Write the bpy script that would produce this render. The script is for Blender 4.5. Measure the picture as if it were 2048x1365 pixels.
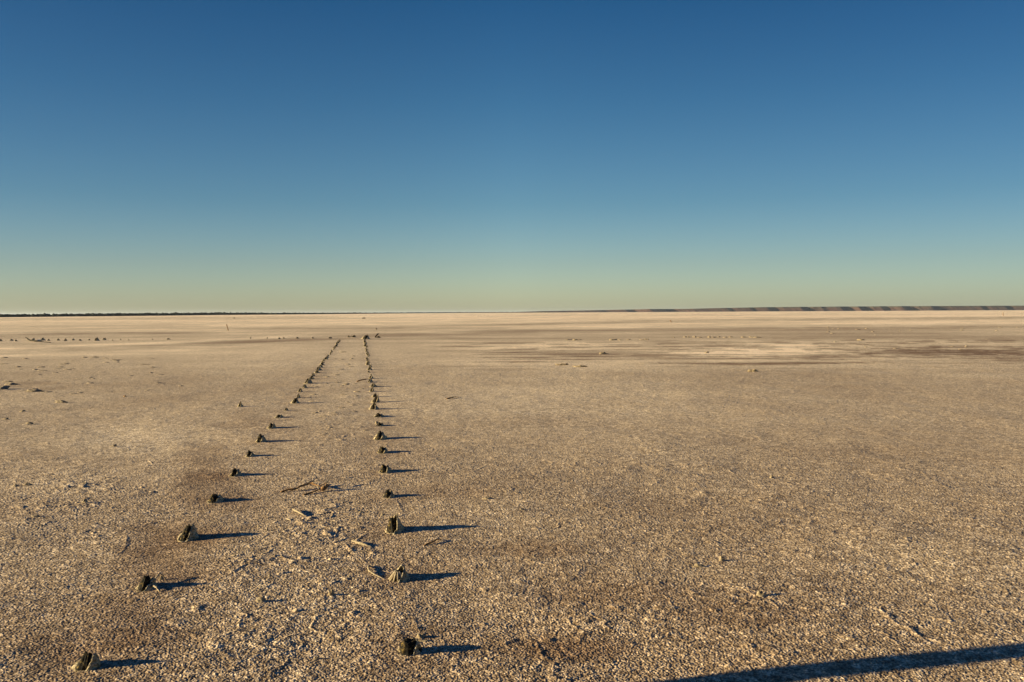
import bpy, math, random
import numpy as np
from mathutils import Matrix, Vector, Euler

for o in list(bpy.data.objects):
    bpy.data.objects.remove(o)
S = bpy.context.scene
COL = S.collection
R = math.radians

# ------------------------------------------------------------------ camera
CAM_H = 2.0
FPX = 1653.0                       # focal length in pixels of the 2048 px wide photograph
cam_d = bpy.data.cameras.new("camera")
cam_d.sensor_width = 36.0
cam_d.lens = FPX / 2048.0 * 36.0
cam_d.clip_start = 0.05
cam_d.clip_end = 80000.0
cam = bpy.data.objects.new("camera", cam_d)
COL.objects.link(cam)
PITCH = math.atan(57.2 / FPX)
CAM_ROT = Matrix.Rotation(math.pi / 2 - PITCH, 3, 'X') @ Matrix.Rotation(-0.0050, 3, 'Z')
cam.matrix_world = Matrix.Translation((0, 0, CAM_H)) @ CAM_ROT.to_4x4()
S.camera = cam
S.render.resolution_x = 1024
S.render.resolution_y = 682

# ------------------------------------------------------------------ world and sun
SUN_EL = R(11.0)
SHADOW_AZ = R(9.5)                # shadows run to +X and a little away from the camera
sdir = Vector((math.cos(SHADOW_AZ) * math.cos(SUN_EL), math.sin(SHADOW_AZ) * math.cos(SUN_EL), -math.sin(SUN_EL)))
W = bpy.data.worlds.new("World")
S.world = W
W.use_nodes = True
wn = W.node_tree
wn.nodes.clear()
sky = wn.nodes.new('ShaderNodeTexSky')
sky.sky_type = 'NISHITA'
sky.sun_disc = False
sky.sun_elevation = SUN_EL
# Nishita: rotation 0 puts the sun towards +Y and grows clockwise seen from above
sky.sun_rotation = math.atan2(-sdir.x, -sdir.y)
sky.altitude = 100
sky.air_density = 1.0
sky.dust_density = 0.6
sky.ozone_density = 2.5
bg = wn.nodes.new('ShaderNodeBackground')
bg.inputs['Strength'].default_value = 0.072
hs = wn.nodes.new('ShaderNodeHueSaturation')
hs.inputs['Saturation'].default_value = 1.0
wo = wn.nodes.new('ShaderNodeOutputWorld')
wn.links.new(sky.outputs[0], hs.inputs['Color'])
# deep, clear winter air: the sky darkens and blues quickly with height
wtc = wn.nodes.new('ShaderNodeTexCoord')
wsp = wn.nodes.new('ShaderNodeSeparateXYZ')
wn.links.new(wtc.outputs['Generated'], wsp.inputs[0])
wr = wn.nodes.new('ShaderNodeValToRGB')
el = wr.color_ramp.elements
el[0].position = 0.0; el[0].color = (0.90, 0.96, 1.02, 1)
el[1].position = 1.0; el[1].color = (0.08, 0.28, 0.75, 1)
for p_, c_ in ((0.058, (0.67, 0.73, 0.78)), (0.129, (0.43, 0.59, 0.67)), (0.244, (0.25, 0.47, 0.60)), (0.349, (0.136, 0.366, 0.536)), (0.5, (0.10, 0.33, 0.62))):
    e_ = el.new(p_); e_.color = (*c_, 1)
wn.links.new(wsp.outputs['Z'], wr.inputs[0])
wab = wn.nodes.new('ShaderNodeMath'); wab.operation = 'ABSOLUTE'
wn.links.new(wsp.outputs['X'], wab.inputs[0])
wr2 = wn.nodes.new('ShaderNodeValToRGB')
wr2.color_ramp.elements[0].color = (1, 1, 1, 1)
wr2.color_ramp.elements[1].position = 0.55
wr2.color_ramp.elements[1].color = (0.69, 0.72, 0.765, 1)
wn.links.new(wab.outputs[0], wr2.inputs[0])
prev = hs.outputs[0]
for src in (wr, wr2):
    mx = wn.nodes.new('ShaderNodeMix'); mx.data_type = 'RGBA'; mx.blend_type = 'MULTIPLY'
    mx.inputs[0].default_value = 1.0
    wn.links.new(prev, mx.inputs[6]); wn.links.new(src.outputs[0], mx.inputs[7])
    prev = mx.outputs[2]
wn.links.new(prev, bg.inputs['Color'])
wn.links.new(bg.outputs[0], wo.inputs['Surface'])

sun_d = bpy.data.lights.new("sun", 'SUN')
sun_d.energy = 5.0
sun_d.angle = R(0.5)
sun_d.color = (0.97, 0.825, 0.50)
sun = bpy.data.objects.new("sun", sun_d)
COL.objects.link(sun)
sun.rotation_euler = sdir.to_track_quat('-Z', 'Y').to_euler()

S.view_settings.view_transform = 'Standard'
S.view_settings.look = 'None'
S.view_settings.exposure = 1.37
S.view_settings.gamma = 1.0
S.view_settings.use_curve_mapping = False

# ------------------------------------------------------------------ numpy noise
def hsh(ix, iy, seed):
    h = (ix.astype(np.int64) * 374761393 + iy.astype(np.int64) * 668265263 + seed * 974634777) & 0xFFFFFFFF
    h = (h ^ (h >> 13)) * 1274126177 & 0xFFFFFFFF
    h = (h ^ (h >> 16)) * 2246822519 & 0xFFFFFFFF
    return ((h ^ (h >> 15)) & 0xFFFFFF).astype(np.float32) / 16777215.0

def vn(x, y, seed):
    fx = np.floor(x); fy = np.floor(y)
    ix = fx.astype(np.int64); iy = fy.astype(np.int64)
    tx = (x - fx); ty = (y - fy)
    tx = tx * tx * (3 - 2 * tx); ty = ty * ty * (3 - 2 * ty)
    a = hsh(ix, iy, seed); b = hsh(ix + 1, iy, seed)
    c = hsh(ix, iy + 1, seed); d = hsh(ix + 1, iy + 1, seed)
    return (a + (b - a) * tx) * (1 - ty) + (c + (d - c) * tx) * ty

def fbm(x, y, seed, n=4):
    s = 0; a = 0.5; t = 0
    for k in range(n):
        s = s + a * vn(x * 2 ** k + 17.3 * k, y * 2 ** k - 9.1 * k, seed + k); t += a; a *= 0.5
    return s / t

def domes(x, y, cell, seed, rmin=0.4, rmax=0.8):
    x = x / cell; y = y / cell
    ix = np.floor(x).astype(np.int64); iy = np.floor(y).astype(np.int64)
    out = np.zeros(x.shape, np.float32)
    for dx in (-1, 0, 1):
        for dy in (-1, 0, 1):
            cx = ix + dx; cy = iy + dy
            px = cx + hsh(cx, cy, seed); py = cy + hsh(cx, cy, seed + 1)
            k = hsh(cx, cy, seed + 2)
            r = rmin + (rmax - rmin) * k
            h = (0.35 + 0.65 * hsh(cx, cy, seed + 3)) * (1 - ((x - px) ** 2 + (y - py) ** 2) / (r * r))
            out = np.maximum(out, h)
    return out

def sstep(a, b, x):
    t = np.clip((x - a) / (b - a), 0, 1)
    return t * t * (3 - 2 * t)

# ------------------------------------------------------------------ placing on the ground
def ray(px, py):
    v = CAM_ROT @ Vector(((px - 1024) / FPX, -(py - 682.5) / FPX, -1.0))
    return v

def ground_at(px, py):
    v = ray(px, py)
    t = CAM_H / -v.z
    return (v.x * t, v.y * t)

def macro(x, y):
    """slow swell of the lake bed; x, y arrays"""
    r = np.sqrt(x * x + y * y)
    f = 1 - sstep(25, 60, r)
    return ((fbm(x * 0.55, y * 0.55, 11, 3) - 0.5) * 0.035 + (fbm(x * 2.3, y * 2.3, 21, 3) - 0.5) * 0.016) * f

def gz(x, y):
    return float(macro(np.array([x], np.float64), np.array([y], np.float64))[0])

# ------------------------------------------------------------------ materials
def new_mat(name):
    m = bpy.data.materials.new(name)
    m.use_nodes = True
    nt = m.node_tree
    b = nt.nodes['Principled BSDF']
    b.inputs['Specular IOR Level'].default_value = 0.2
    return m, nt, b

def N(nt, kind, **kw):
    n = nt.nodes.new(kind)
    for k, v in kw.items():
        if k.startswith('i_'):
            n.inputs[k[2:].replace('_', ' ')].default_value = v
        else:
            setattr(n, k, v)
    return n

def ramp(nt, stops):
    r = nt.nodes.new('ShaderNodeValToRGB')
    e = r.color_ramp.elements
    e[0].position, e[0].color = stops[0][0], (*stops[0][1], 1)
    e[1].position, e[1].color = stops[-1][0], (*stops[-1][1], 1)
    for p, c in stops[1:-1]:
        k = e.new(p); k.color = (*c, 1)
    return r

def mixc(nt, fac, a, b, blend='MIX'):
    m = nt.nodes.new('ShaderNodeMix'); m.data_type = 'RGBA'; m.blend_type = blend
    for s, v in ((0, fac), (6, a), (7, b)):
        if isinstance(v, (int, float)):
            m.inputs[s].default_value = v
        elif isinstance(v, tuple):
            m.inputs[s].default_value = (*v, 1)
        else:
            nt.links.new(v, m.inputs[s])
    return m.outputs[2]

def ground_material():
    m, nt, b = new_mat("salt_crust")
    b.inputs['Roughness'].default_value = 0.85
    L = nt.links.new
    tone = N(nt, 'ShaderNodeAttribute', attribute_name='tone')
    grain = N(nt, 'ShaderNodeAttribute', attribute_name='grain')
    co = N(nt, 'ShaderNodeTexCoord')
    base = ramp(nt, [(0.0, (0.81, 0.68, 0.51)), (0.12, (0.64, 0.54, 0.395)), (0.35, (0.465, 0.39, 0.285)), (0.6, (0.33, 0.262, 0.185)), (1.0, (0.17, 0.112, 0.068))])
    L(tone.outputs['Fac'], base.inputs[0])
    col = base.outputs[0]
    # speckle of salt grains on damp mud at several real sizes
    for sc, lo, hi, amt in ((58.0, 0.40, 0.60, 0.85), (26.0, 0.40, 0.60, 0.50), (11.0, 0.40, 0.60, 0.42), (4.0, 0.42, 0.60, 0.18)):
        nz = N(nt, 'ShaderNodeTexNoise', i_Scale=sc, i_Detail=2.0, i_Roughness=0.6)
        L(co.outputs['Object'], nz.inputs['Vector'])
        rp = ramp(nt, [(lo, (0.55, 0.48, 0.41)), (hi, (1.62, 1.60, 1.56))])
        L(nz.outputs['Fac'], rp.inputs[0])
        col = mixc(nt, amt, col, rp.outputs[0], 'MULTIPLY')
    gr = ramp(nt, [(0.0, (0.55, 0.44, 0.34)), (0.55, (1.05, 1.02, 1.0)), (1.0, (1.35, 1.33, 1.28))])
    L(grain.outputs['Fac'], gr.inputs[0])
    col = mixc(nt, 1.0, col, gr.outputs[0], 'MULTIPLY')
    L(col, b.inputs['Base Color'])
    n1 = N(nt, 'ShaderNodeTexNoise', i_Scale=95.0, i_Detail=3.0, i_Roughness=0.65)
    L(co.outputs['Object'], n1.inputs['Vector'])
    b1 = N(nt, 'ShaderNodeBump', i_Strength=0.55, i_Distance=0.006)
    L(n1.outputs['Fac'], b1.inputs['Height'])
    n2 = N(nt, 'ShaderNodeTexNoise', i_Scale=34.0, i_Detail=2.0, i_Roughness=0.6)
    L(co.outputs['Object'], n2.inputs['Vector'])
    b2 = N(nt, 'ShaderNodeBump', i_Strength=0.3, i_Distance=0.010)
    L(n2.outputs['Fac'], b2.inputs['Height'])
    L(b1.outputs[0], b2.inputs['Normal'])
    L(b2.outputs[0], b.inputs['Normal'])
    return m

def lumpy_material(name, dark, mid, light, scale=30.0, lo=0.35, hi=0.65, rough=0.9, bump=0.6, dist=0.004):
    m, nt, b = new_mat(name)
    b.inputs['Roughness'].default_value = rough
    L = nt.links.new
    co = N(nt, 'ShaderNodeTexCoord')
    nz = N(nt, 'ShaderNodeTexNoise', i_Scale=scale, i_Detail=5.0, i_Roughness=0.65)
    L(co.outputs['Object'], nz.inputs['Vector'])
    rp = ramp(nt, [(lo, dark), ((lo + hi) / 2, mid), (hi, light)])
    L(nz.outputs['Fac'], rp.inputs[0])
    L(rp.outputs[0], b.inputs['Base Color'])
    bp = N(nt, 'ShaderNodeBump', i_Strength=bump, i_Distance=dist)
    n2 = N(nt, 'ShaderNodeTexNoise', i_Scale=scale * 4, i_Detail=4.0)
    L(co.outputs['Object'], n2.inputs['Vector'])
    L(n2.outputs['Fac'], bp.inputs['Height'])
    L(bp.outputs[0], b.inputs['Normal'])
    return m

M_ground = ground_material()
M_wood = lumpy_material("salt_rotted_wood", (0.004, 0.003, 0.002), (0.012, 0.008, 0.004), (0.22, 0.145, 0.04), 42, 0.40, 0.69)
M_skirt = lumpy_material("stump_salt_crust", (0.12, 0.08, 0.038), (0.37, 0.285, 0.165), (0.60, 0.50, 0.34), 50, 0.35, 0.64, bump=1.0, dist=0.008)
M_flake = lumpy_material("raised_crust", (0.11, 0.078, 0.05), (0.24, 0.18, 0.12), (0.36, 0.29, 0.20), 30, 0.3, 0.66)
M_clod = lumpy_material("salt_clod", (0.13, 0.09, 0.05), (0.26, 0.195, 0.12), (0.42, 0.34, 0.23), 40, 0.3, 0.66)
M_twig = lumpy_material("pale_driftwood", (0.14, 0.10, 0.055), (0.30, 0.23, 0.145), (0.46, 0.38, 0.26), 60, 0.3, 0.66)
M_redtwig = lumpy_material("brown_driftwood", (0.05, 0.028, 0.012), (0.19, 0.095, 0.038), (0.42, 0.26, 0.12), 60, 0.3, 0.66)
M_post = lumpy_material("grey_timber", (0.06, 0.05, 0.04), (0.15, 0.12, 0.09), (0.26, 0.22, 0.17), 12, 0.3, 0.7)
M_bolt = lumpy_material("rusty_iron", (0.03, 0.015, 0.01), (0.12, 0.05, 0.025), (0.22, 0.09, 0.04), 60)
M_scrub = lumpy_material("scrub", (0.012, 0.018, 0.013), (0.028, 0.034, 0.024), (0.05, 0.05, 0.032), 0.3, bump=0.0)
M_shore = lumpy_material("shore_soil", (0.05, 0.036, 0.028), (0.085, 0.055, 0.038), (0.13, 0.08, 0.055), 0.02, bump=0.0)

def mesa_material():
    m, nt, b = new_mat("red_scarp")
    b.inputs['Roughness'].default_value = 0.95
    L = nt.links.new
    geo = N(nt, 'ShaderNodeNewGeometry')
    sep = N(nt, 'ShaderNodeSeparateXYZ')
    L(geo.outputs['Position'], sep.inputs[0])
    nz = N(nt, 'ShaderNodeTexNoise', i_Scale=0.012, i_Detail=5.0)
    L(geo.outputs['Position'], nz.inputs['Vector'])
    rp = ramp(nt, [(0.3, (0.040, 0.021, 0.017)), (0.5, (0.062, 0.031, 0.024)), (0.7, (0.050, 0.036, 0.027))])
    L(nz.outputs['Fac'], rp.inputs[0])
    mr = N(nt, 'ShaderNodeMapRange')
    mr.inputs['From Min'].default_value = 20.0
    mr.inputs['From Max'].default_value = 25.0
    L(sep.outputs['Z'], mr.inputs['Value'])
    c = mixc(nt, mr.outputs[0], rp.outputs[0], (0.04, 0.034, 0.024))
    L(c, b.inputs['Base Color'])
    return m
M_mesa = mesa_material()

# ------------------------------------------------------------------ object helpers
def tag(o, label=None, cat=None, group=None, kind=None):
    if label: o['label'] = label
    if cat: o['category'] = cat
    if group: o['group'] = group
    if kind: o['kind'] = kind
    return o

def mesh_obj(name, verts, faces, mat, parent=None, smooth=True, loc=(0, 0, 0)):
    me = bpy.data.meshes.new(name)
    me.from_pydata([tuple(map(float, v)) for v in verts], [], faces)
    me.materials.append(mat)
    if smooth:
        me.polygons.foreach_set('use_smooth', [True] * len(me.polygons))
    me.update()
    o = bpy.data.objects.new(name, me)
    COL.objects.link(o)
    o.location = loc
    if parent: o.parent = parent
    return o

def empty(name, loc, rz=0.0):
    e = bpy.data.objects.new(name, None)
    e.empty_display_size = 0.1
    e.location = loc
    e.rotation_euler = (0, 0, rz)
    COL.objects.link(e)
    return e

def rings_mesh(rings, cap=True):
    """rings: list of equally long lists of points, closed around"""
    n = len(rings[0]); v = []; f = []
    for r in rings: v += r
    for i in range(len(rings) - 1):
        for j in range(n):
            a = i * n + j; b = i * n + (j + 1) % n
            f.append((a, b, b + n, a + n))
    if cap:
        f.append(tuple(range(n))[::-1])
        top = len(v) - n
        c = np.mean([np.array(p) for p in v[top:]], axis=0)
        v.append(tuple(c)); k = len(v) - 1
        for j in range(n):
            f.append((top + j, top + (j + 1) % n, k))
    return v, f

def nz1(a, seed, freq):
    """periodic noise round a ring"""
    return float(vn(np.array([math.cos(a) * freq + 50.0]), np.array([math.sin(a) * freq + 50.0]), seed)[0])

def tube(points, radii, seg=8, seed=0, rough=0.25):
    rnd = random.Random(seed)
    rings = []
    P = [Vector(p) for p in points]
    for i, p in enumerate(P):
        d = (P[min(i + 1, len(P) - 1)] - P[max(i - 1, 0)]).normalized()
        s = d.cross(Vector((0, 0, 1)))
        if s.length < 1e-3: s = Vector((1, 0, 0))
        s.normalize(); u = s.cross(d)
        r = radii[i]
        rings.append([tuple(p + (s * math.cos(2 * math.pi * j / seg) + u * math.sin(2 * math.pi * j / seg)) * r * (1 + rough * (rnd.random() - 0.5) * 2)) for j in range(seg)])
    return rings_mesh(rings)

def join_meshes(parts):
    V = []; F = []
    for v, f in parts:
        o = len(V)
        V += list(v)
        F += [tuple(i + o for i in q) for q in f]
    return V, F

def blob(rx, ry, rz, seed, sub=3, amp=0.35, freq=2.2, flat=True):
    """lumpy stone / clod shape resting on z = 0"""
    n = 6 + sub * 6; m = 3 + sub * 3
    off = seed * 7.13
    rings = []
    for i in range(m):
        th = math.pi * (0.5 if flat else 1.0) * i / (m - 1)
        th = math.pi / 2 * 1.15 - (math.pi / 2 * 1.15 - 0.12) * i / (m - 1)
        ring = []
        for j in range(n):
            a = 2 * math.pi * j / n
            x = math.sin(th) * math.cos(a); y = math.sin(th) * math.sin(a); z = math.cos(th)
            k = float(vn(np.array([x * freq + off + z * 1.7]), np.array([y * freq - off + z * 2.3]), seed)[0])
            k2 = float(vn(np.array([x * freq * 2.7 + off]), np.array([y * freq * 2.7 + z * 5]), seed + 5)[0])
            s = 1 + amp * (k - 0.5) * 2 + amp * 0.5 * (k2 - 0.5) * 2
            ring.append((x * rx * s, y * ry * s, z * rz * s))
        rings.append(ring)
    return rings_mesh(rings)

# ------------------------------------------------------------------ the lake bed
def lake_bed():
    dense = np.radians(np.linspace(-41.0, 41.0, 2150))
    coarse = np.radians(np.concatenate([np.arange(44, 180, 4.0)]))
    az = np.concatenate([dense, coarse, np.radians([180.0]), -coarse[::-1]])
    na = len(az)
    rr = list(np.linspace(0.4, 3.2, 24)); r = rr[-1]
    while r < 24000:
        if r < 3.9: st = 0.03
        elif r < 8: st = 1.02e-3 * r
        elif r < 27: st = 1.15e-3 * r * (r / 8) ** 2
        elif r < 1200: st = 4.4e-4 * r * r
        else: st = r * 0.45
        r += st; rr.append(r)
    rr = np.array(rr); nr = len(rr)
    A, RR = np.meshgrid(az, rr)
    x = (RR * np.sin(A)).ravel(); y = (RR * np.cos(A)).ravel(); rad = RR.ravel()
    inside = (1 - sstep(np.radians(39.5), np.radians(41.0), np.abs(A.ravel()))) * sstep(3.2, 3.9, rad)
    z = macro(x, y)
    tone, rough = tone_at(x, y)
    # granules of popcorn salt
    sel = (rad < 60) & (inside > 0)
    xs = x[sel]; ys = y[sel]; rs = rad[sel]; rg = rough[sel]
    wx = xs + (vn(xs * 30, ys * 30, 77) - 0.5) * 0.012
    wy = ys + (vn(xs * 30, ys * 30, 78) - 0.5) * 0.012
    g1 = domes(wx, wy, 0.0128, 101, 0.45, 0.95)
    g2 = domes(wx, wy, 0.045, 131, 0.4, 0.9)
    g3 = domes(wx, wy, 0.12, 151, 0.3, 0.75)
    f1 = (1 - sstep(9, 17, rs)); f2 = 1 - sstep(14, 26, rs); f3 = 1 - sstep(24, 48, rs)
    patch = sstep(0.35, 0.65, fbm(xs * 3.1, ys * 3.1, 161, 3))
    h = g1 * 0.0053 * f1 * (0.8 + 0.4 * rg) + g2 * 0.0036 * f2 * (0.25 + 0.9 * patch * rg) + g3 * 0.006 * f3 * rg * rg * (0.05 + 0.95 * patch * rg)
    # low salt ridges, a broken polygon net where the crust has buckled
    rn = fbm(xs * 4.2 + 3, ys * 4.2, 191, 3); ridge = np.clip(1 - np.abs(rn - 0.5) * 16, 0, 1) ** 1.5
    rn2 = fbm(xs * 1.3 + 8, ys * 1.3, 195, 4); ridge2 = np.clip(1 - np.abs(rn2 - 0.5) * 26, 0, 1) ** 1.5
    brk = sstep(0.42, 0.6, fbm(xs * 2.1, ys * 2.1, 197, 3))
    h += ridge * 0.011 * f3 * np.clip(rg - 0.45, 0.06, 1) * (0.3 + 0.7 * brk) * 1.4 + ridge2 * 0.012 * f3 * brk * np.clip(rg, 0.3, 1) * 0.6
    # rare larger curls of broken crust
    g4 = domes(wx + (vn(xs * 9, ys * 9, 79) - 0.5) * 0.1, wy, 0.42, 171, 0.05, 0.16)
    h += g4 * 0.018 * f3 * (0.05 + rg * rg)
    hh = np.zeros_like(z); hh[sel] = h
    z = z + hh * inside
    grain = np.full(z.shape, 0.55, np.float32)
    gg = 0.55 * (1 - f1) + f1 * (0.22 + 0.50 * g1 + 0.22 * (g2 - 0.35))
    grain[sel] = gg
    verts = np.empty((na * nr + 1, 3), np.float32)
    verts[:-1, 0] = x; verts[:-1, 1] = y; verts[:-1, 2] = z
    verts[-1] = (0, 0, 0)
    i = np.arange(nr - 1)[:, None] * na; j = np.arange(na)[None, :]; j2 = (j + 1) % na
    q = np.stack([i + j, i + na + j, i + na + j2, i + j2], -1).reshape(-1, 4)
    q = q[:, ::-1]
    jj = np.arange(na)
    tri = np.stack([np.full(na, na * nr), (jj + 1) % na, jj], -1)
    me = bpy.data.meshes.new("lake_bed")
    me.vertices.add(len(verts)); me.vertices.foreach_set('co', verts.ravel())
    loops = np.concatenate([q.ravel(), tri.ravel()]).astype(np.int32)
    me.loops.add(len(loops)); me.loops.foreach_set('vertex_index', loops)
    starts = np.concatenate([np.arange(len(q)) * 4, len(q) * 4 + np.arange(na) * 3]).astype(np.int32)
    me.polygons.add(len(starts)); me.polygons.foreach_set('loop_start', starts)
    me.polygons.foreach_set('use_smooth', np.ones(len(starts), bool))
    me.update(calc_edges=True)
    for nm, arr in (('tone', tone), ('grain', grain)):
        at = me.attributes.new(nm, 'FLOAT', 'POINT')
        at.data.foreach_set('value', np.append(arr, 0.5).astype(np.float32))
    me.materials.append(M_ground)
    o = bpy.data.objects.new("ground", me)
    COL.objects.link(o)
    o['kind'] = 'structure'
    print("ground verts", len(verts), "rows", nr)
    if me.polygons[len(q) // 2].normal.z < 0:
        print("FLIPPED")
    return o

HZ = lambda px: 625.3 - 0.0050 * (px - 1024)

def tone_at(x, y):
    """0 = clean pale salt, 1 = damp brown mud; all in metres on the lake bed"""
    yy = np.maximum(y, 0.5)
    u = x / yy * FPX                      # bearing
    v = CAM_H * FPX / yy                  # nearness
    px = u + 1024
    hz = 625.3 - 0.0050 * u
    # meander the tide lines
    w = (fbm(x * 0.09, y * 0.03, 301, 3) - 0.5)
    py = hz + v * (1 + 0.16 * w * sstep(500, 5, yy))
    big = fbm(x * 0.12, y * 0.12, 311, 4)
    med = fbm(x * 0.6, y * 0.6, 321, 4)
    far = fbm(x * 0.012, y * 0.012, 331, 4)
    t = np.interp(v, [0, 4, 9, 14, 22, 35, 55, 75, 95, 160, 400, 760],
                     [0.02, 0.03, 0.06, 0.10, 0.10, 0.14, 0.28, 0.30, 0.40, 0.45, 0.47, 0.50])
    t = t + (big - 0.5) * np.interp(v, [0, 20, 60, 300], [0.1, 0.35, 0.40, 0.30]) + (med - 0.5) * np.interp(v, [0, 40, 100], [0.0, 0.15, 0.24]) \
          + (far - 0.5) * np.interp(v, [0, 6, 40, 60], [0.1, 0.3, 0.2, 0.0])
    rough = np.full(x.shape, 0.5, np.float32)
    # shorelines of past puddles: (x0,y0),(x1,y1)..., half thickness, change
    lines = [
        ([(-200, 640), (300, 637), (700, 635.5)], 2.5, 0.14),
        ([(900, 632), (1400, 629), (2300, 627)], 2.5, 0.05),
        ([(-200, 674), (0, 672), (150, 669), (300, 667.5), (430, 667)], 3.4, 0.36),
        ([(450, 660), (600, 657.5), (760, 657), (900, 652)], 2.6, 0.20),
        ([(-200, 704), (0, 697), (150, 692), (300, 687.5), (480, 679), (620, 670)], 3.0, -0.26),
        ([(-200, 713), (0, 705), (150, 699), (300, 693.5), (450, 686), (640, 677.5), (760, 671), (900, 669)], 4.2, 0.26),
        ([(-200, 722), (0, 713), (300, 703), (480, 692), (640, 684), (760, 680)], 3.5, -0.12),
        ([(880, 653), (1000, 650), (1300, 643.5), (1700, 638.5), (2300, 634)], 2.4, 0.30),
        ([(1000, 659), (1300, 652), (1700, 647), (2300, 643)], 3.0, -0.12),
        ([(880, 667), (1000, 664), (1300, 660), (1700, 658), (2300, 652)], 3.4, 0.24),
        ([(860, 676), (1000, 679), (1200, 682), (1400, 684)], 4.0, 0.22),
        ([(1200, 686), (1350, 686), (1500, 688), (1650, 692)], 2.0, -0.24),
        ([(1400, 692), (1500, 694), (1650, 697), (1800, 696), (2048, 698)], 1.5, 0.34),
        ([(900, 703), (1000, 705), (1080, 709), (1180, 714), (1300, 717), (1420, 719)], 2.6, 0.20),
        ([(860, 694), (960, 692), (1080, 693)], 1.6, 0.2),
        ([(1700, 688), (1850, 690), (2048, 697), (2200, 700)], 2.2, 0.22),
        ([(1250, 715), (1400, 718), (1480, 717)], 1.2, 0.30),
        ([(1360, 728), (1480, 729), (1620, 727), (1800, 725), (1980, 731)], 1.8, 0.36),
        ([(1750, 731), (1850, 735), (1920, 737)], 1.2, 0.25),
    ]
    jag = (fbm(x * 0.35, y * 0.35, 341, 3) - 0.5)
    rag = np.clip(0.5 + 3.2 * (fbm(x * 0.16 + 31, y * 0.9, 381, 4) - 0.5), 0, 1.3)
    for pts, hw, amt in lines:
        xs_, ys_ = zip(*pts)
        c = np.interp(px, xs_, ys_)
        end = sstep(xs_[0] - 30, xs_[0] + 60, px) * (1 - sstep(xs_[-1] - 90, xs_[-1] + 30, px))
        wid = hw * (1 + 0.7 * jag)
        fade = np.where(v > 60, rag, 0.55 + 0.45 * rag)
        t = t + amt * 1.15 * fade * end * np.exp(-((py - c) / wid) ** 6)
    # patches: centre, half sizes, change, raggedness
    pats = [
        (1860, 705, 210, 7.5, 0.44, 1), (1650, 712, 130, 3, 0.30, 1), (1500, 704, 260, 12, -0.34, 0), (1800, 716, 200, 5, -0.16, 0),
        (1760, 668, 420, 14, 0.16, 0), (1090, 668, 230, 12, 0.06, 0), (2000, 680, 120, 4, 0.2, 1), (2030, 722, 60, 5, 0.25, 1),
        (1100, 695, 220, 9, -0.12, 0),
        (350, 1075, 150, 50, 0.27, 1), (310, 1140, 140, 45, 0.20, 1), (230, 1220, 150, 50, 0.18, 1), (140, 1290, 130, 40, 0.16, 1), (430, 980, 90, 50, 0.2, 1), (420, 925, 80, 50, 0.22, 1), (480, 840, 60, 25, 0.14, 1), (330, 1275, 90, 25, 0.16, 1),
        (1130, 1300, 190, 40, 0.34, 1), (1230, 1190, 260, 34, 0.16, 1), (1060, 1100, 150, 22, 0.20, 1), (900, 985, 80, 18, 0.12, 1), (1500, 1230, 200, 30, 0.16, 1),
        (280, 885, 190, 45, -0.16, 0), (480, 1110, 60, 16, -0.14, 0), (600, 1150, 170, 120, -0.10, 0), (80, 960, 160, 50, -0.08, 0), (700, 740, 60, 20, -0.12, 0), (1250, 790, 380, 30, -0.07, 0),
        (1750, 900, 400, 90, 0.06, 0), (640, 760, 50, 8, 0.05, 1), (60, 772, 90, 10, 0.18, 1),
    ]
    jag2 = fbm(x * 1.3, y * 1.3, 351, 4)
    # thin wind-drawn streaks of bare mud in the middle distance, right of the jetty
    st = fbm(x * 0.3 + 3, y * 1.5, 361, 5)
    zone = sstep(820, 1000, px) * sstep(52, 64, v) * (1 - sstep(98, 125, v))
    t = t + zone * (0.42 * sstep(0.54, 0.64, st) - 0.10 * sstep(0.5, 0.38, st))
    st2 = fbm(x * 0.05 + 9, y * 0.22, 371, 4)
    zone = sstep(16, 26, v) * (1 - sstep(56, 70, v))
    t = t + zone * (0.13 * sstep(0.50, 0.62, st2))
    for cx, cy, ax, ay, amt, ragged in pats:
        # real centre and radii on the ground
        X0, Y0 = ground_at(cx, cy)
        rx = ax / FPX * Y0
        ya = ground_at(cx, cy - ay)[1]; yb = ground_at(cx, cy + ay)[1]
        ry = np.where(y > Y0, ya - Y0, Y0 - yb)
        bear = X0 / Y0
        d = np.sqrt(((x - bear * y) / rx) ** 2 + ((y - Y0) / ry) ** 2)
        if ragged:
            e = 1 - sstep(0.35, 1.1, d + (jag2 - 0.5) * 1.3 + (jag - 0.0) * 0.6)
        else:
            e = 1 - sstep(0.2, 1.15, d + (jag2 - 0.5) * 0.3)
        t = t + amt * e
    # crunchier crust between the rows near the camera and on the left
    for cx, cy, ax, ay, amt in ((580, 1180, 260, 150, 0.42), (480, 1330, 200, 60, 0.1), (650, 1030, 120, 60, 0.35), (150, 1010, 230, 90, 0.3),
                                (1500, 1280, 700, 120, 0.25), (670, 860, 60, 50, 0.25), (350, 1120, 110, 90, -0.35)):
        X0, Y0 = ground_at(cx, cy)
        rx = ax / FPX * Y0
        ya = ground_at(cx, cy - ay)[1]; yb = ground_at(cx, min(cy + ay, 1900))[1]
        ry = np.where(y > Y0, ya - Y0, Y0 - yb)
        d = np.sqrt(((x - X0 / Y0 * y) / rx) ** 2 + ((y - Y0) / ry) ** 2)
        rough = rough + amt * (1 - sstep(0.3, 1.1, d + (jag2 - 0.5) * 0.5))
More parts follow.
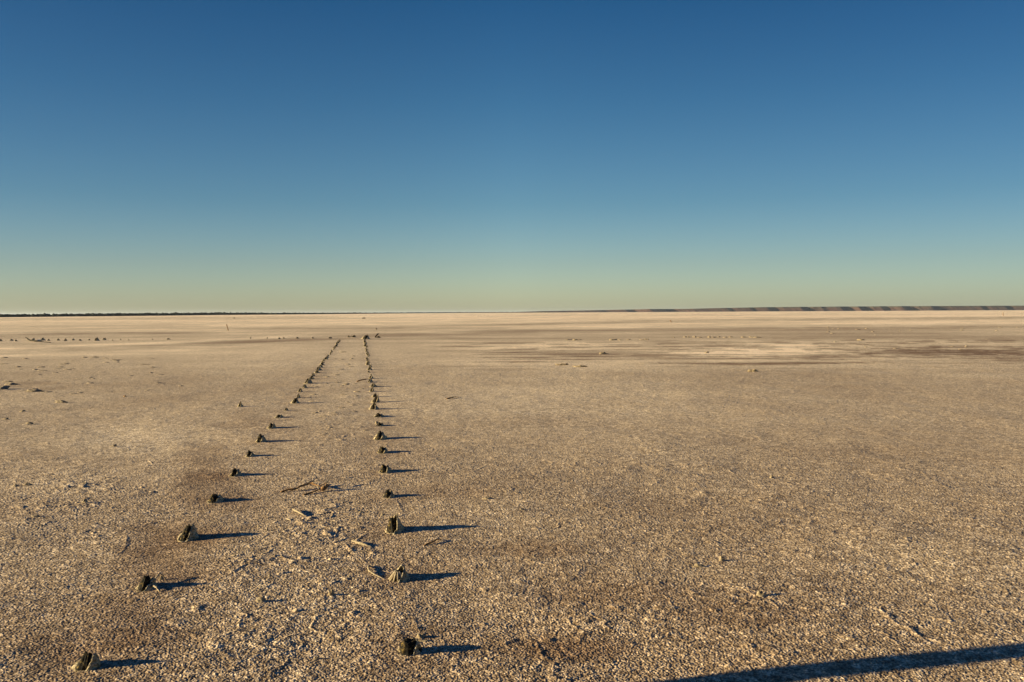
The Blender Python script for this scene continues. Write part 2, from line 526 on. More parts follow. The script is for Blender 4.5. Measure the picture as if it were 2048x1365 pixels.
    # damp, scoured ring round the foot of every stump
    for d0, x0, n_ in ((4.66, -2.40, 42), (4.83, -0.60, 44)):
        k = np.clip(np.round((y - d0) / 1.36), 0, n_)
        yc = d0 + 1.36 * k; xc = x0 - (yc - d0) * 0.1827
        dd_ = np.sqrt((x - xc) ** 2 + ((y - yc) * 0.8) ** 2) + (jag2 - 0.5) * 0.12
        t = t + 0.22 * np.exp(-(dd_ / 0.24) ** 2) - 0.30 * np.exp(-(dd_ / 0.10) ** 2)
    return np.clip(t, 0, 1), np.clip(rough, 0.1, 1.3)

lake_bed()

# ------------------------------------------------------------------ far shores
def strip_hill(name, pts, rows, mat, label=None):
    """pts: list of (x, y, height) along the shore; rows: (depth offset, height factor)"""
    V = []; F = []
    n = len(pts)
    for off, hf in rows:
        for (x, y, h) in pts:
            L = math.hypot(x, y)
            V.append((x + x / L * off, y + y / L * off, h * hf - 0.5 if hf == 0 else h * hf))
    for i in range(len(rows) - 1):
        for j in range(n - 1):
            a = i * n + j
            F.append((a, a + 1, a + 1 + n, a + n))
    o = mesh_obj(name, V, F, mat, smooth=False)
    tag(o, kind='structure')
    return o

def left_shore():
    prof = [(-900, 640.5, 6.0), (-300, 637.5, 6.2), (0, 635.0, 6.0), (150, 633.4, 5.8), (300, 632.0, 5.8), (440, 630.4, 5.2), (520, 629.9, 4.4), (600, 629.2, 3.6),
            (750, 627.8, 2.4), (900, 626.5, 2.0), (1060, 625.7, 1.8)]
    P = []
    xs = np.arange(-900, 1100, 6.0)
    for px in xs:
        by = np.interp(px, [p[0] for p in prof], [p[1] for p in prof])
        hp = np.interp(px, [p[0] for p in prof], [p[2] for p in prof])
        v = max(by - HZ(px), 0.45)
        Y = CAM_H * FPX / v
        X = (px - 1024) / FPX * Y
        P.append((X, Y, hp / FPX * Y + 0.0, px))
    base = []
    for (X, Y, h, px) in P:
        k = 0.55 + 0.25 * float(vn(np.array([px * 0.02]), np.array([3.3]), 5)[0])
        base.append((X, Y, h * k))
    strip_hill("hills", base, [(0, 0), (8, 0.45), (40, 0.9), (120, 1.0), (400, 1.0), (700, 0.0)], M_shore)
    # scrub wood on it, a far-off mass nobody could count
    rnd = random.Random(4)
    parts = []
    for k in range(len(P) - 1):
        X, Y, h, px = P[k]
        for s in range(5):
            t = rnd.random()
            x = X + (P[k + 1][0] - X) * t; y = Y + (P[k + 1][1] - Y) * t
            off = rnd.choice([1, 4, 10, 30, 90]) * (0.6 + 0.8 * rnd.random())
            L = math.hypot(x, y)
            x += x / L * off; y += y / L * off
            top = h * (0.82 + 0.16 * rnd.random()) * (1 + off / L)
            if rnd.random() < 0.03: top *= 1.12
            w = max(h * (0.5 + 0.9 * rnd.random()), 0.4 * 6 / FPX * Y)
            v, f = blob(w, w, top, rnd.randint(0, 999), sub=0, amp=0.22)
            parts.append(([(a + x, b + y, c) for a, b, c in v], f))
    V, F = join_meshes(parts)
    o = mesh_obj("treeline", V, F, M_scrub, smooth=False)
    tag(o, "dark low scrub wood along the far shore on the left horizon", "treeline", kind='stuff')

def right_mesa():
    # plateau edge as a polyline in plan; spurs step towards the lake, gullies run back
    hp = ([1040, 1090, 1150, 1230, 1300, 1370, 1440, 1520, 1600, 1800, 2050, 2400, 2900], [1.6, 2.9, 3.5, 4.6, 5.7, 5.8, 7.2, 8.4, 8.8, 9.2, 9.0, 9.0, 8.5])
    # (px where a spur ends and the cliff turns away, width of the shaded flank, depth of the gully)
    gul = [(1120, 10, 60), (1196, 16, 160), (1252, 14, 150), (1300, 60, 420), (1455, 5, 60), (1500, 6, 60), (1535, 19, 190), (1602, 15, 160), (1643, 5, 50), (1680, 22, 170), (1718, 16, 160), (1762, 14, 150),
           (1806, 16, 150), (1862, 18, 170), (1962, 8, 60), (2010, 6, 50), (2080, 18, 150), (2200, 20, 170), (2320, 18, 150), (2450, 18, 160), (2600, 20, 150)]
    D0 = 5200.0
    xs = np.arange(1040, 2800, 2.0)
    gx = [1040]; gd = [0.0]
    for q_, (g, w, d) in enumerate(gul):
        k_ = (0.8, 0.5, 0.95, 0.6, 0.85)[q_ % 5]
        gx += [g - 2, g + w * 0.4, g + w * 0.75]; gd += [-d * k_ * 0.55, -d * k_ * 0.1, d * k_ * 0.45]
    gx.append(2900); gd.append(-40)
    dd = np.interp(xs, gx, gd)
    dd = dd + (vn(xs * 0.05, xs * 0 + 2, 9) - 0.5) * 30 + (vn(xs * 0.25, xs * 0 + 7, 9) - 0.5) * 12
    nrow = 15
    V = []; F = []
    n = len(xs)
    rows = [(0.0, -0.02), (0.12, 0.10), (0.28, 0.24), (0.42, 0.38), (0.56, 0.52), (0.68, 0.66), (0.78, 0.80), (0.84, 0.92), (0.90, 0.99), (1.0, 1.0), (1.6, 1.01), (3.0, 1.03), (8.0, 1.03), (30.0, 1.0)]
    for i, (a, hf) in enumerate(rows):
        for k, px in enumerate(xs):
            H = float(np.interp(px, hp[0], hp[1])) / FPX * D0 + 0.8
            ridge = (float(vn(np.array([px * 0.11]), np.array([i * 0.4]), 14)[0]) - 0.5)
            talus = 110.0
            dk = float(np.interp(px - (1 - min(hf, 1)) * 9, xs, dd))
            dist = D0 + dk * (1.25 - 0.45 * min(a, 1)) + a * talus + ridge * 14 * (1 if 0 < i < 9 else 0)
            x = (px - 1024) / FPX
            L = 1.0
            V.append((x * dist, dist, H * hf + (0 if i else -1)))
    for i in range(len(rows) - 1):
        for j in range(n - 1):
            a = i * n + j
            F.append((a, a + 1, a + 1 + n, a + n))
    o = mesh_obj("hills", V, F, M_mesa, smooth=False)
    tag(o, kind='structure')

left_shore()
right_mesa()

# ------------------------------------------------------------------ stumps
def stump_meshes(h, w, seed, res=1.0, skirt=1.0, lean=0.0, jag=0.35, bulk=1.0, taper=1.0):
    """a broken post and the salt cone round its foot; h, w in metres"""
    rnd = random.Random(seed)
    n = max(12, int(40 * res)); m = max(6, int(20 * res))
    rc = w * 0.285 * bulk
    lx = lean * h
    rings = []
    for i in range(m + 1):
        t = i / m
        ring = []
        for j in range(n):
            a = 2 * math.pi * j / n
            top = h * (1 - jag * nz1(a, seed, 1.6) - 0.12 * nz1(a, seed + 3, 5.0))
            flute = 0.78 + 0.30 * nz1(a, seed + 1, 1.2) + 0.26 * (nz1(a, seed + 2, 6.0) - 0.4)
            lump = 1 + 0.30 * (float(vn(np.array([a * 3.0]), np.array([t * 5.0 + seed]), seed + 9)[0]) - 0.5)
            r = rc * flute * lump * (1.50 - 0.98 * t ** 0.9 * taper - (0.18 * t ** 4))
            z = -0.01 + (top + 0.01) * t
            ring.append((math.cos(a) * r + lx * t, math.sin(a) * r * 0.85, z))
        rings.append(ring)
    # broken hollow top
    last = rings[-1]
    cx = sum(p[0] for p in last) / n; cy = sum(p[1] for p in last) / n
    inner = [(cx + (p[0] - cx) * 0.5, cy + (p[1] - cy) * 0.5, p[2] - h * 0.07 - rnd.random() * h * 0.05) for p in last]
    rings.append(inner)
    core = rings_mesh(rings)
    # salt skirt: upper edge climbs behind and on the right, ragged and low in front
    ms = max(5, int(12 * res))
    rings = []
    for i in range(ms + 1):
        t = i / ms
        ring = []
        for j in range(n):
            a = 2 * math.pi * j / n
            back = 0.5 + 0.5 * math.cos(a - 0.55)              # 1 towards right-back, 0 towards left-front
            side = max(0.0, math.cos(a - math.pi)) ** 2         # the sunlit left foot
            front = max(0.0, -math.sin(a + 0.35)) ** 1.5         # bare wood faces the camera side
            ht = h * skirt * (0.10 + 0.74 * back ** 1.2 + 0.10 * side - 0.40 * front + 0.34 * (nz1(a, seed + 21, 3.0) - 0.5))
            ht = max(ht, 0.05 * h)
            foot = w * (0.48 + 0.16 * back + 0.08 * side + 0.24 * (nz1(a, seed + 22, 2.2) - 0.5) + 0.10 * (nz1(a, seed + 23, 7.0) - 0.5))
            neck = rc * 1.02 * (1.50 - 0.55 * min(1, ht / h))
            k = (1 - t) ** 1.45
            r = neck + (foot - neck) * k if foot > neck else neck + w * 0.03 * (1 - t)
            lump = 1 + 0.34 * (nz1(a + t * 1.3, seed + 31, 3.2 + 2 * t) - 0.5) + 0.22 * (float(vn(np.array([math.cos(a) * 7 + t * 5]), np.array([math.sin(a) * 7 + t * 7]), seed + 41)[0]) - 0.5)
            z = -0.012 + (ht + 0.012) * t
            ring.append((math.cos(a) * r * lump + lx * z / h, math.sin(a) * r * lump * 0.92, z))
        rings.append(ring)
    last = rings[-1]
    rings.append([(p[0] * 0.72, p[1] * 0.72, p[2] - 0.006) for p in last])
    sk = rings_mesh(rings, cap=False)
    return core, sk

def stump(px, py, hpx, wpx, seed, label, group, res=1.0, skirt=1.0, lean=0.0, jag=0.35, mats=None, rz=0.0, bulk=1.0):
    X, Y = ground_at(px, py)
    d = Y
    h = hpx / FPX * d * 0.93; w = wpx / FPX * d * 0.93
    root = empty("post_stump", (X, Y, gz(X, Y)), rz)
    root.scale = (1, 1.0 if seed in (10, 110) else 1.65, 1)
    tag(root, label, "stump", group)
    (cv, cf), (sv, sf) = stump_meshes(h, w, seed, res, skirt, lean, jag, bulk, 0.55 if bulk > 1.2 else 1.0)
    mc, ms = mats or (M_wood, M_skirt)
    mesh_obj("wood_core", cv, cf, mc, root)
    mesh_obj("salt_skirt", sv, sf, ms, root)
    return root

ORD = ['', 'nearest', 'second', 'third', 'fourth', 'fifth', 'sixth', 'seventh', 'eighth', 'ninth', 'tenth', 'eleventh', 'twelfth', 'thirteenth',
       'fourteenth', 'fifteenth', 'sixteenth', 'seventeenth', 'eighteenth']
GL = "stumps in the left row of the old jetty"
GR = "stumps in the right row of the old jetty"
left = [  # px, py of foot, height, width, skirt, lean, jag, look
    (172, 1338, 42, 58, 0.85, 0.14, 0.42, "large black stump with mossy yellow edge"),
    (292, 1178, 31, 42, 0.7, 0.05, 0.25, "black rounded stump with pale broken twigs at its foot"),
    (373, 1077, 37, 37, 0.95, 0.14, 0.45, "tall pointed dark stump with grey salt on its right"),
    (430, 1002, 20, 34, 0.8, -0.10, 0.30, "low black stump capping a pale mound"),
    (470, 953, 19, 25, 0.8, -0.05, 0.35, "dark split stump with white salt in its middle"),
    (499, 914, 16, 19, 0.7, 0.0, 0.35, "small dark stump with a pale sliver beside it"),
    (520, 885, 20, 20, 0.8, 0.05, 0.25, "narrow upright stump with yellow foot"),
    (543, 857.5, 13, 19, 0.9, -0.05, 0.30, "squat stump with yellow lit side"),
    (557, 836.5, 8, 19, 0.8, 0.0, 0.40, "very low ragged stump")]
for k, (px, py, hh, ww, sk, ln, jg, look) in enumerate(left):
    stump(px, py, hh, ww, 10 + k * 3, "%s, %s in the left row" % (look, ORD[k + 1]), GL, 1.0 if k < 4 else 0.7, sk, ln, jg)
right = [
    (820, 1306, 34, 42, 0.95, -0.06, 0.25, "thick brown block-like stump with white foot"),
    (797, 1158, 27, 44, 1.15, 0.05, 0.45, "low stump wearing a star of yellow salt ridges"),
    (789, 1062, 41, 38, 1.05, -0.16, 0.50, "tallest pointed stump with yellow foot and grey salt side"),
    (776, 994, 20, 25, 0.8, 0.0, 0.30, "dark knobbly stump with little salt"),
    (770, 944.5, 19, 28, 0.8, -0.12, 0.30, "dark stump with pale crust trailing right"),
    (765, 906.5, 16, 26, 0.8, -0.10, 0.30, "brown hunched stump with pale front"),
    (759, 878, 20, 26, 1.0, 0.05, 0.25, "pointed black stump on yellow salt foot"),
    (759, 851.5, 9, 20, 0.6, 0.0, 0.40, "flat brown stump behind a pale lump"),
    (757, 834, 9, 24, 0.6, 0.0, 0.40, "wide flattened brown stump")]
for k, (px, py, hh, ww, sk, ln, jg, look) in enumerate(right):
    st_ = stump(px, py, hh, ww, 110 + k * 3, "%s, %s in the right row" % (look, ORD[k + 1]), GR, 1.0 if k < 4 else 0.7, sk, ln, jg, bulk=1.45 if k == 0 else 1.0)

    if k == 1:
        for q_, (a_, r_) in enumerate(((150, 0.062), (185, 0.066), (215, 0.064), (245, 0.060), (275, 0.056), (305, 0.05))):
            a_ = R(a_); cx_, cy_ = math.cos(a_), math.sin(a_)
            v, f = tube([(cx_ * 0.012, cy_ * 0.012, 0.062), (cx_ * 0.030, cy_ * 0.026, 0.050), (cx_ * 0.046, cy_ * 0.038, 0.026), (cx_ * r_ * 1.1, cy_ * r_ * 0.75, -0.004)],
                        [0.007, 0.009, 0.009, 0.010], 6, 50 + q_, 0.3)
            mesh_obj("salt_ridge", v, f, M_twig, st_)

# far stumps: a few shapes, copied with their parts
protos = []
for s in range(8):
    rnd = random.Random(900 + s)
    (cv, cf), (sv, sf) = stump_meshes(1.0, 1.15 + 0.4 * rnd.random(), 300 + s * 7, 0.45, 0.95 + 0.5 * rnd.random(), rnd.uniform(-0.2, 0.2), rnd.uniform(0.2, 0.45))
    a = mesh_obj("wood_core", cv, cf, M_wood); b = mesh_obj("salt_skirt", sv, sf, M_skirt)
    protos.append((a, b))
used = set()
def far_stump(x, y, h, label, group, rnd, wide=1.0):
    k = rnd.randrange(8)
    root = empty("post_stump", (x, y, gz(x, y)), rnd.uniform(-0.5, 0.5))
    tag(root, label, "stump", group)
    for o in protos[k]:
        if (k, o.name) not in used:
            used.add((k, o.name)); c = o
        else:
            c = o.copy(); COL.objects.link(c)
        c.parent = root
    root.scale = (h * wide, h * wide * 1.35, h)
    return root

def place_row(side, d0, x0, k0, k1, tops, group):
    rnd = random.Random(77 if side == 'left' else 78)
    for k in range(k0, k1):
        d = d0 + 1.36 * (k - 1) + rnd.uniform(-0.12, 0.12)
        x = x0 - (d - d0) * 0.1827 + rnd.uniform(-0.05, 0.05)
        px_h = tops.get(k)
        h = px_h / FPX * d if px_h else rnd.uniform(0.06, 0.145)
        if k <= 18:
            lab = "%s stump from the camera in the %s jetty row, small and salt-crusted" % (ORD[k], side)
        else:
            lab = "tiny salt-crusted stump in the crowded far half of the %s jetty row" % side
        far_stump(x, d, h, lab, group, rnd, rnd.uniform(0.8, 1.2))
place_row('left', 4.66, -2.40, 10, 43, {10: 7, 11: 12, 12: 8, 13: 8, 14: 8, 15: 12, 16: 8, 17: 7, 18: 6}, GL)
place_row('right', 4.83, -0.60, 10, 45, {10: 11, 11: 12, 12: 8, 13: 8, 14: 8, 15: 8, 16: 6, 17: 3, 18: 4}, GR)

def place_px(px, py, hpx, label, group, rnd, wide=1.0):
    X, Y = ground_at(px, py)
    return far_stump(X, Y, hpx / FPX * Y, label, group, rnd, wide)
rnd = random.Random(5)
place_px(480, 814, 8, "lone small dark stump standing left of the left jetty row", None, rnd, 0.9)
place_px(730.5, 678.5, 9, "tallest pale salt-covered stump closing the far end of the right row", GR, rnd, 1.2)
GC = "small stumps in the cross row at far left"
for px, py, hp in ((1, 683, 5), (22, 682, 4), (32, 683, 4), (66, 681.5, 5), (85, 681.5, 6), (97, 682, 4), (116, 681.5, 4), (130, 682.5, 5), (146, 681, 4), (160, 682, 4), (178, 681, 3), (208, 680.5, 5),
                   (225, 681.5, 2), (241, 680, 2), (257, 681, 2)):
    place_px(px, py, hp, "tiny dark salt stump in the cross row at far left", GC, rnd, 1.0)
place_px(193, 682, 7, "largest dark stump with a bright lit side in the far left cross row", GC, rnd, 1.1)
GM = "dark specks of stumps between the far left row and the jetty"
for px, py, hp in ((305, 680, 2), (501, 677.5, 2.5), (534, 677.5, 2.5), (558, 678.5, 4), (567, 677.5, 3), (594, 677.5, 4), (625, 677.5, 3.5), (659, 677.5, 4), (662, 677, 3)):
    place_px(px, py, hp, "dark speck of a stump between the far left row and the jetty", GM, rnd, 1.0)
place_px(337, 679.5, 3, "flat wide dark stump alone right of the far left cross row", GM, rnd, 2.0)
GE = "dark stumps across the far end of the jetty"
for px, py, hp, w_ in ((697, 675, 4, 1.0), (702, 675, 3, 0.8)):
    place_px(px, py, hp, "small dark stump at the far end between the two jetty rows", GE, rnd, w_)
place_px(707, 675, 5, "wider dark stump at the far end between the two jetty rows", GE, rnd, 1.2)
place_px(752.5, 659.5, 3.5, "tiny dark stub alone beyond the far end of the jetty", None, rnd, 0.7)
for pa, pb in protos:                                     # shapes no row happened to use
    for o in (pa, pb):
        if o.parent is None: bpy.data.objects.remove(o)

# ------------------------------------------------------------------ stakes, beams
def stick(name, pts_px, lift, rpx, mat, label, cat, group=None, seed=0, seg=8, branches=()):
    """a stick lying along ground points; lift = heights in metres per point"""
    X0, Y0 = ground_at(*pts_px[0])
    pts = []; rad = []
    n = len(pts_px)
    rn = random.Random(seed)
    r0 = rpx / FPX * Y0
    for i in range(n - 1):
        for s in range(4):
            t = s / 4
            a = ground_at(*pts_px[i]); b = ground_at(*pts_px[i + 1])
            x = a[0] + (b[0] - a[0]) * t; y = a[1] + (b[1] - a[1]) * t
            z = lift[i] + (lift[i + 1] - lift[i]) * t
            pts.append((x - X0 + rn.uniform(-.3, .3) * r0, y - Y0 + rn.uniform(-.5, .5) * r0, z + gz(x, y) - gz(X0, Y0) + r0 * 0.6))
    b = ground_at(*pts_px[-1])
    pts.append((b[0] - X0, b[1] - Y0, lift[-1] + gz(*b) - gz(X0, Y0) + r0 * 0.5))
    m = len(pts)
    for i in range(m):
        t = i / (m - 1)
        rad.append(r0 * (0.55 + 0.75 * math.sin(math.pi * min(1, t * 1.1 + 0.12)) ** 0.6) * (0.8 + 0.4 * rn.random()))
    v, f = tube(pts, [q * 0.72 for q in rad], seg, seed, 0.4)
    o = mesh_obj(name, v, f, mat, loc=(X0, Y0, gz(X0, Y0)))
    if label: tag(o, label, cat, group)
    return o

def upright_stake(px, py, hpx, wpx, leanpx, label):
    X, Y = ground_at(px, py)
    s = Y / FPX
    pts = [(0, 0, -0.05)]
    n = 8
    for i in range(1, n + 1):
        t = i / n
        pts.append((-leanpx * s * t + 0.01 * math.sin(t * 7), 0, hpx * s * t))
    v, f = tube(pts, [wpx * s * 0.5 * (1.1 - 0.25 * i / n) for i in range(n + 1)], 7, int(px))
    o = mesh_obj("stake", v, f, M_redtwig, loc=(X, Y, gz(X, Y)))
    tag(o, label, "stake")
upright_stake(456.5, 661.5, 13, 1.7, 3.2, "thin brown stake leaning left on the bright salt at left")
upright_stake(2006.5, 632, 6.5, 1.3, 0.8, "tiny upright stake far off near the red hills at right")
upright_stake(1343, 645, 4.5, 1.6, 3.0, "tiny leaning stake on the grey band right of centre")

def beam(px, py, lx, ly, tx, label):
    """squared timber leaning out of the crust"""
    X, Y = ground_at(px, py)
    s = Y / FPX
    v, f = tube([(0, 0, -0.08), (lx * s * 0.4, 0.05, ly * s * 0.42), (lx * s * 0.8, 0.1, ly * s * 0.82), (lx * s, 0.12, ly * s)], [tx * s * 0.5] * 4, 6, 3, 0.12)
    o = mesh_obj("leaning_beam", v, f, M_wood, loc=(X, Y, gz(X, Y)))
    tag(o, label, "beam")
beam(749, 675.5, 7.5, 8.0, 2.6, "short dark beam leaning up to the right behind the jetty's far end")

# low sprawl of driftwood at far left, and others lying about
stick("driftwood", [(51, 680), (60, 683.5), (75, 684.5), (101, 686)], [0.18, 0.06, 0.03, 0.0], 1.3, M_wood, "long dark driftwood beam lying among the far left stumps", "driftwood", seed=3)
stick("driftwood", [(713.5, 764.5), (722, 764), (738, 762)], [0.0, 0.04, 0.05], 1.2, M_redtwig, "brown stick lying against the left side of a right row stump", "stick", seed=4)
stick("driftwood", [(893, 799.5), (900, 798.5), (908, 797.5), (917, 796.5)], [0.0, 0.01, 0.02, 0.0], 1.3, M_redtwig, "thin stick with a pale end on the bare salt right of the jetty", "stick", seed=5)
stick("driftwood", [(585, 1022), (598, 1029), (612, 1034)], [0.02, 0.02, 0.0], 2.0, M_twig, "straight white stick between the rows below the dark branch", "stick", seed=6)
stick("driftwood", [(574, 1038), (583, 1042)], [0.0, 0.0], 2.0, M_twig, "short pale chip just below the straight white stick", "stick", seed=61)
stick("driftwood", [(704, 1086), (718, 1090), (730, 1093), (742, 1095)], [0.015, 0.012, 0.006, 0.0], 2.8, M_twig, "knobbly pale stick lying left of the tallest right row stump", "stick", seed=7)
stick("driftwood", [(743, 1133), (738, 1136), (736, 1141), (739, 1147), (746, 1152), (754, 1155), (766, 1159)], [0.0, 0.012, 0.016, 0.012, 0.01, 0.005, 0.0], 1.9, M_twig, "white hook-shaped twig left of the star-salted stump", "twig", seed=8)
stick("driftwood", [(848, 1092), (862, 1089), (874, 1084), (884, 1081)], [0.0, 0.01, 0.02, 0.0], 2.0, M_redtwig, "thin reddish twig just below the longest stump shadow", "twig", seed=9)
stick("driftwood", [(305, 1176), (313, 1168), (320, 1161), (331, 1160)], [0.02, 0.04, 0.05, 0.0], 2.0, M_twig, "pale forked twig arching behind the second left row stump", "twig", seed=10)
stick("driftwood", [(305, 1180), (313, 1184), (320, 1188)], [0.02, 0.02, 0.0], 2.2, M_twig, "short pale twig in front of the second left row stump", "twig", seed=11)

def branch_pile():
    X0, Y0 = ground_at(632, 980)
    root = empty("dead_branch", (X0, Y0, gz(X0, Y0)))
    tag(root, "reddish brown dead branch sprawling between the two jetty rows", "branch")
    def part(name, pts, lift, rpx, mat, seed):
        o = stick(name, pts, lift, rpx, mat, None, None, seed=seed)
        o.location = Vector(o.location) - Vector(root.location)
        o.parent = root
        return o
    part("limb", [(561, 984), (575, 982.5), (592, 981), (606, 977), (622, 975), (640, 979), (655, 977)], [0.0, 0.015, 0.02, 0.035, 0.045, 0.04, 0.07], 2.2, M_redtwig, 20)
    part("twig", [(609, 978), (618, 974), (628, 972), (640, 981)], [0.03, 0.05, 0.06, 0.0], 1.6, M_twig, 21)
    part("twig", [(606, 990), (620, 987), (636, 983), (650, 982)], [0.0, 0.01, 0.02, 0.04], 1.6, M_redtwig, 22)
    part("twig", [(612, 972), (622, 970), (634, 974)], [0.02, 0.04, 0.02], 1.4, M_redtwig, 23)
    part("knot", [(644, 983), (652, 981), (658, 979.5)], [0.01, 0.04, 0.05], 4.4, M_redtwig, 24)
    part("twig", [(652, 976), (657, 972), (661, 970)], [0.05, 0.07, 0.09], 1.2, M_twig, 25)
branch_pile()

# ------------------------------------------------------------------ clods and crust pieces
def clod(px, py, wpx, hpx, label, group=None, mat=None, seed=None, dep=None, name="salt_clod", cat="salt clod", amp=0.4, sub=2):
    X, Y = ground_at(px, py)
    s = Y / FPX
    rx = wpx * s * 0.5; ry = (dep if dep else wpx * 0.7) * s * 0.5
    v, f = blob(rx, ry, hpx * s, seed if seed is not None else int(px * 3 + py), sub=sub, amp=amp)
    o = mesh_obj(name, v, f, mat or M_clod, loc=(X, Y, gz(X, Y) - 0.002))
    tag(o, label, cat, group)
    return o

clod(522, 1206, 20, 9, "pale flaky salt clod between the rows, nearer the left row", seed=1)
clod(663, 1193, 12, 11, "small upright salt clod left of the star-salted stump", seed=2)
clod(633, 1319, 12, 8, "round white pebble of salt between the two nearest stumps", seed=3)
clod(802, 1303, 14, 7, "pale salt lump touching the left foot of the nearest right stump", seed=4)
clod(842, 1277, 18, 9, "pale salt lump just behind the nearest right row stump", seed=5)
clod(846, 1284, 34, 4, "flat crust flake beside the nearest right row stump", seed=6, dep=10)
clod(754, 848, 8, 4.5, "pale rounded lump just behind the eighth stump in the right row", seed=7)
clod(322, 1162, 8, 8, "bright salt nub behind the second left row stump", seed=8)
clod(1398, 1133, 24, 6, "long pale flake in the right foreground beside a dark pit", seed=9, dep=8)
clod(1444, 1122, 12, 10, "upturned grey flake right of the long pale flake", seed=10)
clod(1522, 1194, 20, 11, "largest lone clod in the lower right with a dark right side", seed=11)
clod(1489, 1219, 12, 4, "tiny flat pale chip below the largest lower right clod", seed=12)
clod(1543, 956, 10, 5, "small dark nub alone on the bare crust at right", seed=13)
clod(1506, 744, 19, 3.2, "yellow salt lump with a black shadow at middle right", seed=14, sub=4, amp=0.7, dep=8)
clod(1414, 706.5, 8, 2.6, "small yellow lump above the brown streaks at right", seed=15)
clod(1207, 708.5, 18, 3, "low pale lump in the dark streak right of centre", seed=16, sub=3, amp=0.7, dep=6)
clod(1122, 730.5, 20, 3, "flat dark-backed slab, left of a pair right of centre", seed=17, mat=M_flake, sub=3, amp=0.7, dep=6)
clod(1160, 734, 20, 3.2, "yellowish slab, right of a pair right of centre", seed=18, sub=3, amp=0.7, dep=6)
clod(1721, 681, 12, 2.4, "orange tinted lump on the grey band at far right", seed=19)
clod(757.5, 676, 9, 3, "dark low mound under the leaning beam", seed=20, mat=M_wood)
clod(728, 637.5, 6, 1.6, "thin dark speck far beyond the jetty on white salt", seed=21, mat=M_wood)
clod(468.5, 637, 4, 1.4, "tiny dark speck above the brown stake on white salt", seed=22, mat=M_wood)
clod(250, 794.5, 5, 3, "small dark round clod in the left field", seed=23, mat=M_redtwig)
clod(170, 1007, 13, 7, "curled white shell-like flake in the left foreground", seed=24)
clod(72, 1035, 14, 5, "low grey flake near the left edge of the view", seed=25, mat=M_flake, dep=8)
clod(55, 972, 16, 5, "ragged crust flake at left edge, lower of two", seed=26, mat=M_flake, dep=9)
clod(32, 974, 12, 5, "ragged crust flake at left edge, left of two", seed=27, mat=M_flake, dep=8)
clod(170, 970, 12, 4, "long thin crust flake in the left middle ground", seed=28, mat=M_flake, dep=8)
clod(228, 893, 12, 4, "dark-shadowed flat slab in the left middle ground", seed=29, mat=M_flake, dep=8)
clod(58, 849, 16, 5, "long dark-edged slab at left below the broken crust", seed=30, mat=M_flake, dep=10)
clod(12, 839, 10, 3, "thin dark slab near the left edge", seed=31, mat=M_flake, dep=7)
clod(45, 823.5, 11, 2.6, "small pale flake near the left edge above the long slab", seed=32)
clod(122, 806, 26, 5.0, "long raised slab with a black front edge at left", seed=33, mat=M_flake, dep=10)
clod(66, 783, 34, 5.5, "wide broken slab with a yellow left end at left", seed=34, mat=M_flake, dep=18)
clod(4, 779, 26, 6, "dark heap of broken crust at the left edge", seed=35, mat=M_flake, dep=20)
clod(22, 770, 22, 5, "dark heap of broken crust behind the left edge heap", seed=36, mat=M_flake, dep=14)
clod(362, 772.5, 9, 1.8, "tiny dark flake left of the far left row stumps", seed=37, mat=M_flake)
clod(1175, 1108, 8, 4, "small pale pebble alone in the middle right crust", seed=38)
clod(1067, 1115, 8, 3, "tiny cream pebble below the dark pit at centre", seed=39)
clod(974, 999, 18, 4, "cluster of cream crumbs right of the fourth right row stump", seed=40, dep=9)
clod(1044, 1022, 10, 4, "small dark pit-edged crumb at centre right", seed=41, mat=M_flake)

# counted small clods in real groups
rnd = random.Random(12)
for k in range(46):
    px = rnd.uniform(5, 330); py = 715 + 75 * rnd.random() ** 1.3
    clod(px, py, rnd.uniform(6, 22), rnd.uniform(0.8, 1.7), "small raised flake of crust in the scattered left field", "small crust flakes scattered over the left field", seed=600 + k, dep=rnd.uniform(5, 9), sub=1, mat=M_flake)
for k in range(44):
    px = rnd.uniform(610, 728) if k % 2 else rnd.uniform(640, 735); py = rnd.uniform(700, 870)
    c = 722 + (py - 627) * -0.62
    px = c + rnd.random() * (722 - c + (py - 627) * 0.05)
    clod(px, py, rnd.uniform(6, 16), rnd.uniform(0.8, 1.8), "small raised flake of crust between the jetty rows", "small crust flakes between the jetty rows", seed=700 + k, dep=rnd.uniform(5, 8), sub=1, mat=M_flake)
for k in range(36):
    px = 1118 + 185 * rnd.random() if k < 14 else 1340 + 180 * rnd.random()
    py = (680.3 if k < 14 else 675) + rnd.uniform(-0.5, 0.8)
    clod(px, py, rnd.uniform(4, 12), rnd.uniform(1.0, 2.2), "low yellowish salt lump in the broken line right of centre", "low salt lumps in a broken line right of centre", seed=800 + k, sub=1, dep=6)
for k in range(30):
    px = rnd.uniform(1620, 2040); py = rnd.uniform(655, 700)
    clod(px, py, rnd.uniform(3, 10), rnd.uniform(0.6, 1.3), "low salt lump scattered over the grey flat at far right", "low salt lumps scattered at far right", seed=900 + k, sub=1, dep=6, mat=M_flake if k % 3 else None)
for k in range(60):
    px = rnd.uniform(430, 770); py = 1010 + 350 * rnd.random()
    clod(px, py, rnd.uniform(5, 10), rnd.uniform(2, 4.5), "small crumb of salt on the rough crust between near stumps", "salt crumbs on the rough crust between the near stumps", seed=1000 + k, sub=1)

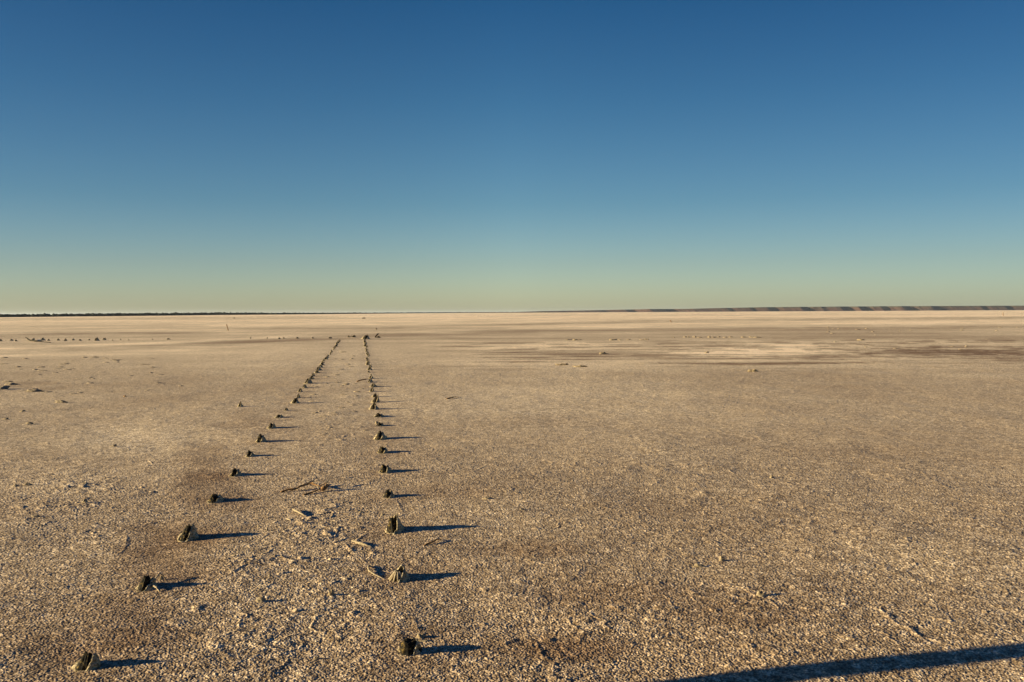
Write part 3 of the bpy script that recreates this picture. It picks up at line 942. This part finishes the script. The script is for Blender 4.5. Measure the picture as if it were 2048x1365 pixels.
# ------------------------------------------------------------------ the post whose shadow crosses the lower right
def big_post():
    x, y = -3.4, 3.44
    root = empty("timber_post", (x, y, 0.0), R(10))
    root.rotation_euler = (R(-12), 0, R(10))
    tag(root, "thick square weathered timber post leaning away left of the camera", "post")
    s = 0.091; V = []; F = []
    rings = []
    for i in range(25):
        t = i / 24
        z = -0.1 + 2.3 * t
        k = s * (1 - 0.03 * t)
        if i == 24: k *= 0.9
        ring = []
        for a in ((-1, -1), (-0.86, -1.04), (0.86, -1.04), (1, -1), (1.04, -0.86), (1.04, 0.86), (1, 1), (0.86, 1.04), (-0.86, 1.04), (-1, 1), (-1.04, 0.86), (-1.04, -0.86)):
            n_ = 1 + 0.04 * (random.Random(i * 31 + int(a[0] * 7 + a[1] * 13)).random() - 0.5)
            ring.append((a[0] * k * n_, a[1] * k * n_, z))
        rings.append(ring)
    v, f = rings_mesh(rings)
    mesh_obj("shaft", v, f, M_post, root, smooth=False)
    for z in (1.5, 1.85):
        v, f = tube([(0, -0.09, 0), (0, -0.135, 0)], [0.016, 0.016], 6, 1, 0.02)
        mesh_obj("bolt", v, f, M_bolt, root, loc=(0, 0, z))
big_post()

# ------------------------------------------------------------------ thin dusty air over the lake
def haze():
    Rr = 34000.0
    n = 48
    lo, hi = -1.6, 44.0
    V = []
    for z in (lo, hi):
        for k in range(n):
            a = 2 * math.pi * k / n
            V.append((math.sin(a) * Rr, math.cos(a) * Rr, z))
    F = [tuple(range(n)), tuple(range(2 * n - 1, n - 1, -1))]
    for k in range(n):
        F.append((k, n + k, n + (k + 1) % n, (k + 1) % n))
    m = bpy.data.materials.new("air"); m.use_nodes = True
    nt = m.node_tree; nt.nodes.clear()
    out = nt.nodes.new('ShaderNodeOutputMaterial')
    pv = nt.nodes.new('ShaderNodeVolumePrincipled')
    pv.inputs['Color'].default_value = (0.80, 0.88, 1.0, 1)
    pv.inputs['Density'].default_value = HAZE
    pv.inputs['Anisotropy'].default_value = 0.2
    nt.links.new(pv.outputs[0], out.inputs['Volume'])
    o = mesh_obj("haze", V, F, m, smooth=False)
    tag(o, kind='stuff', label="thin pale dusty air lying low over the far lake", cat="haze")
HAZE = 2.5e-5
haze()
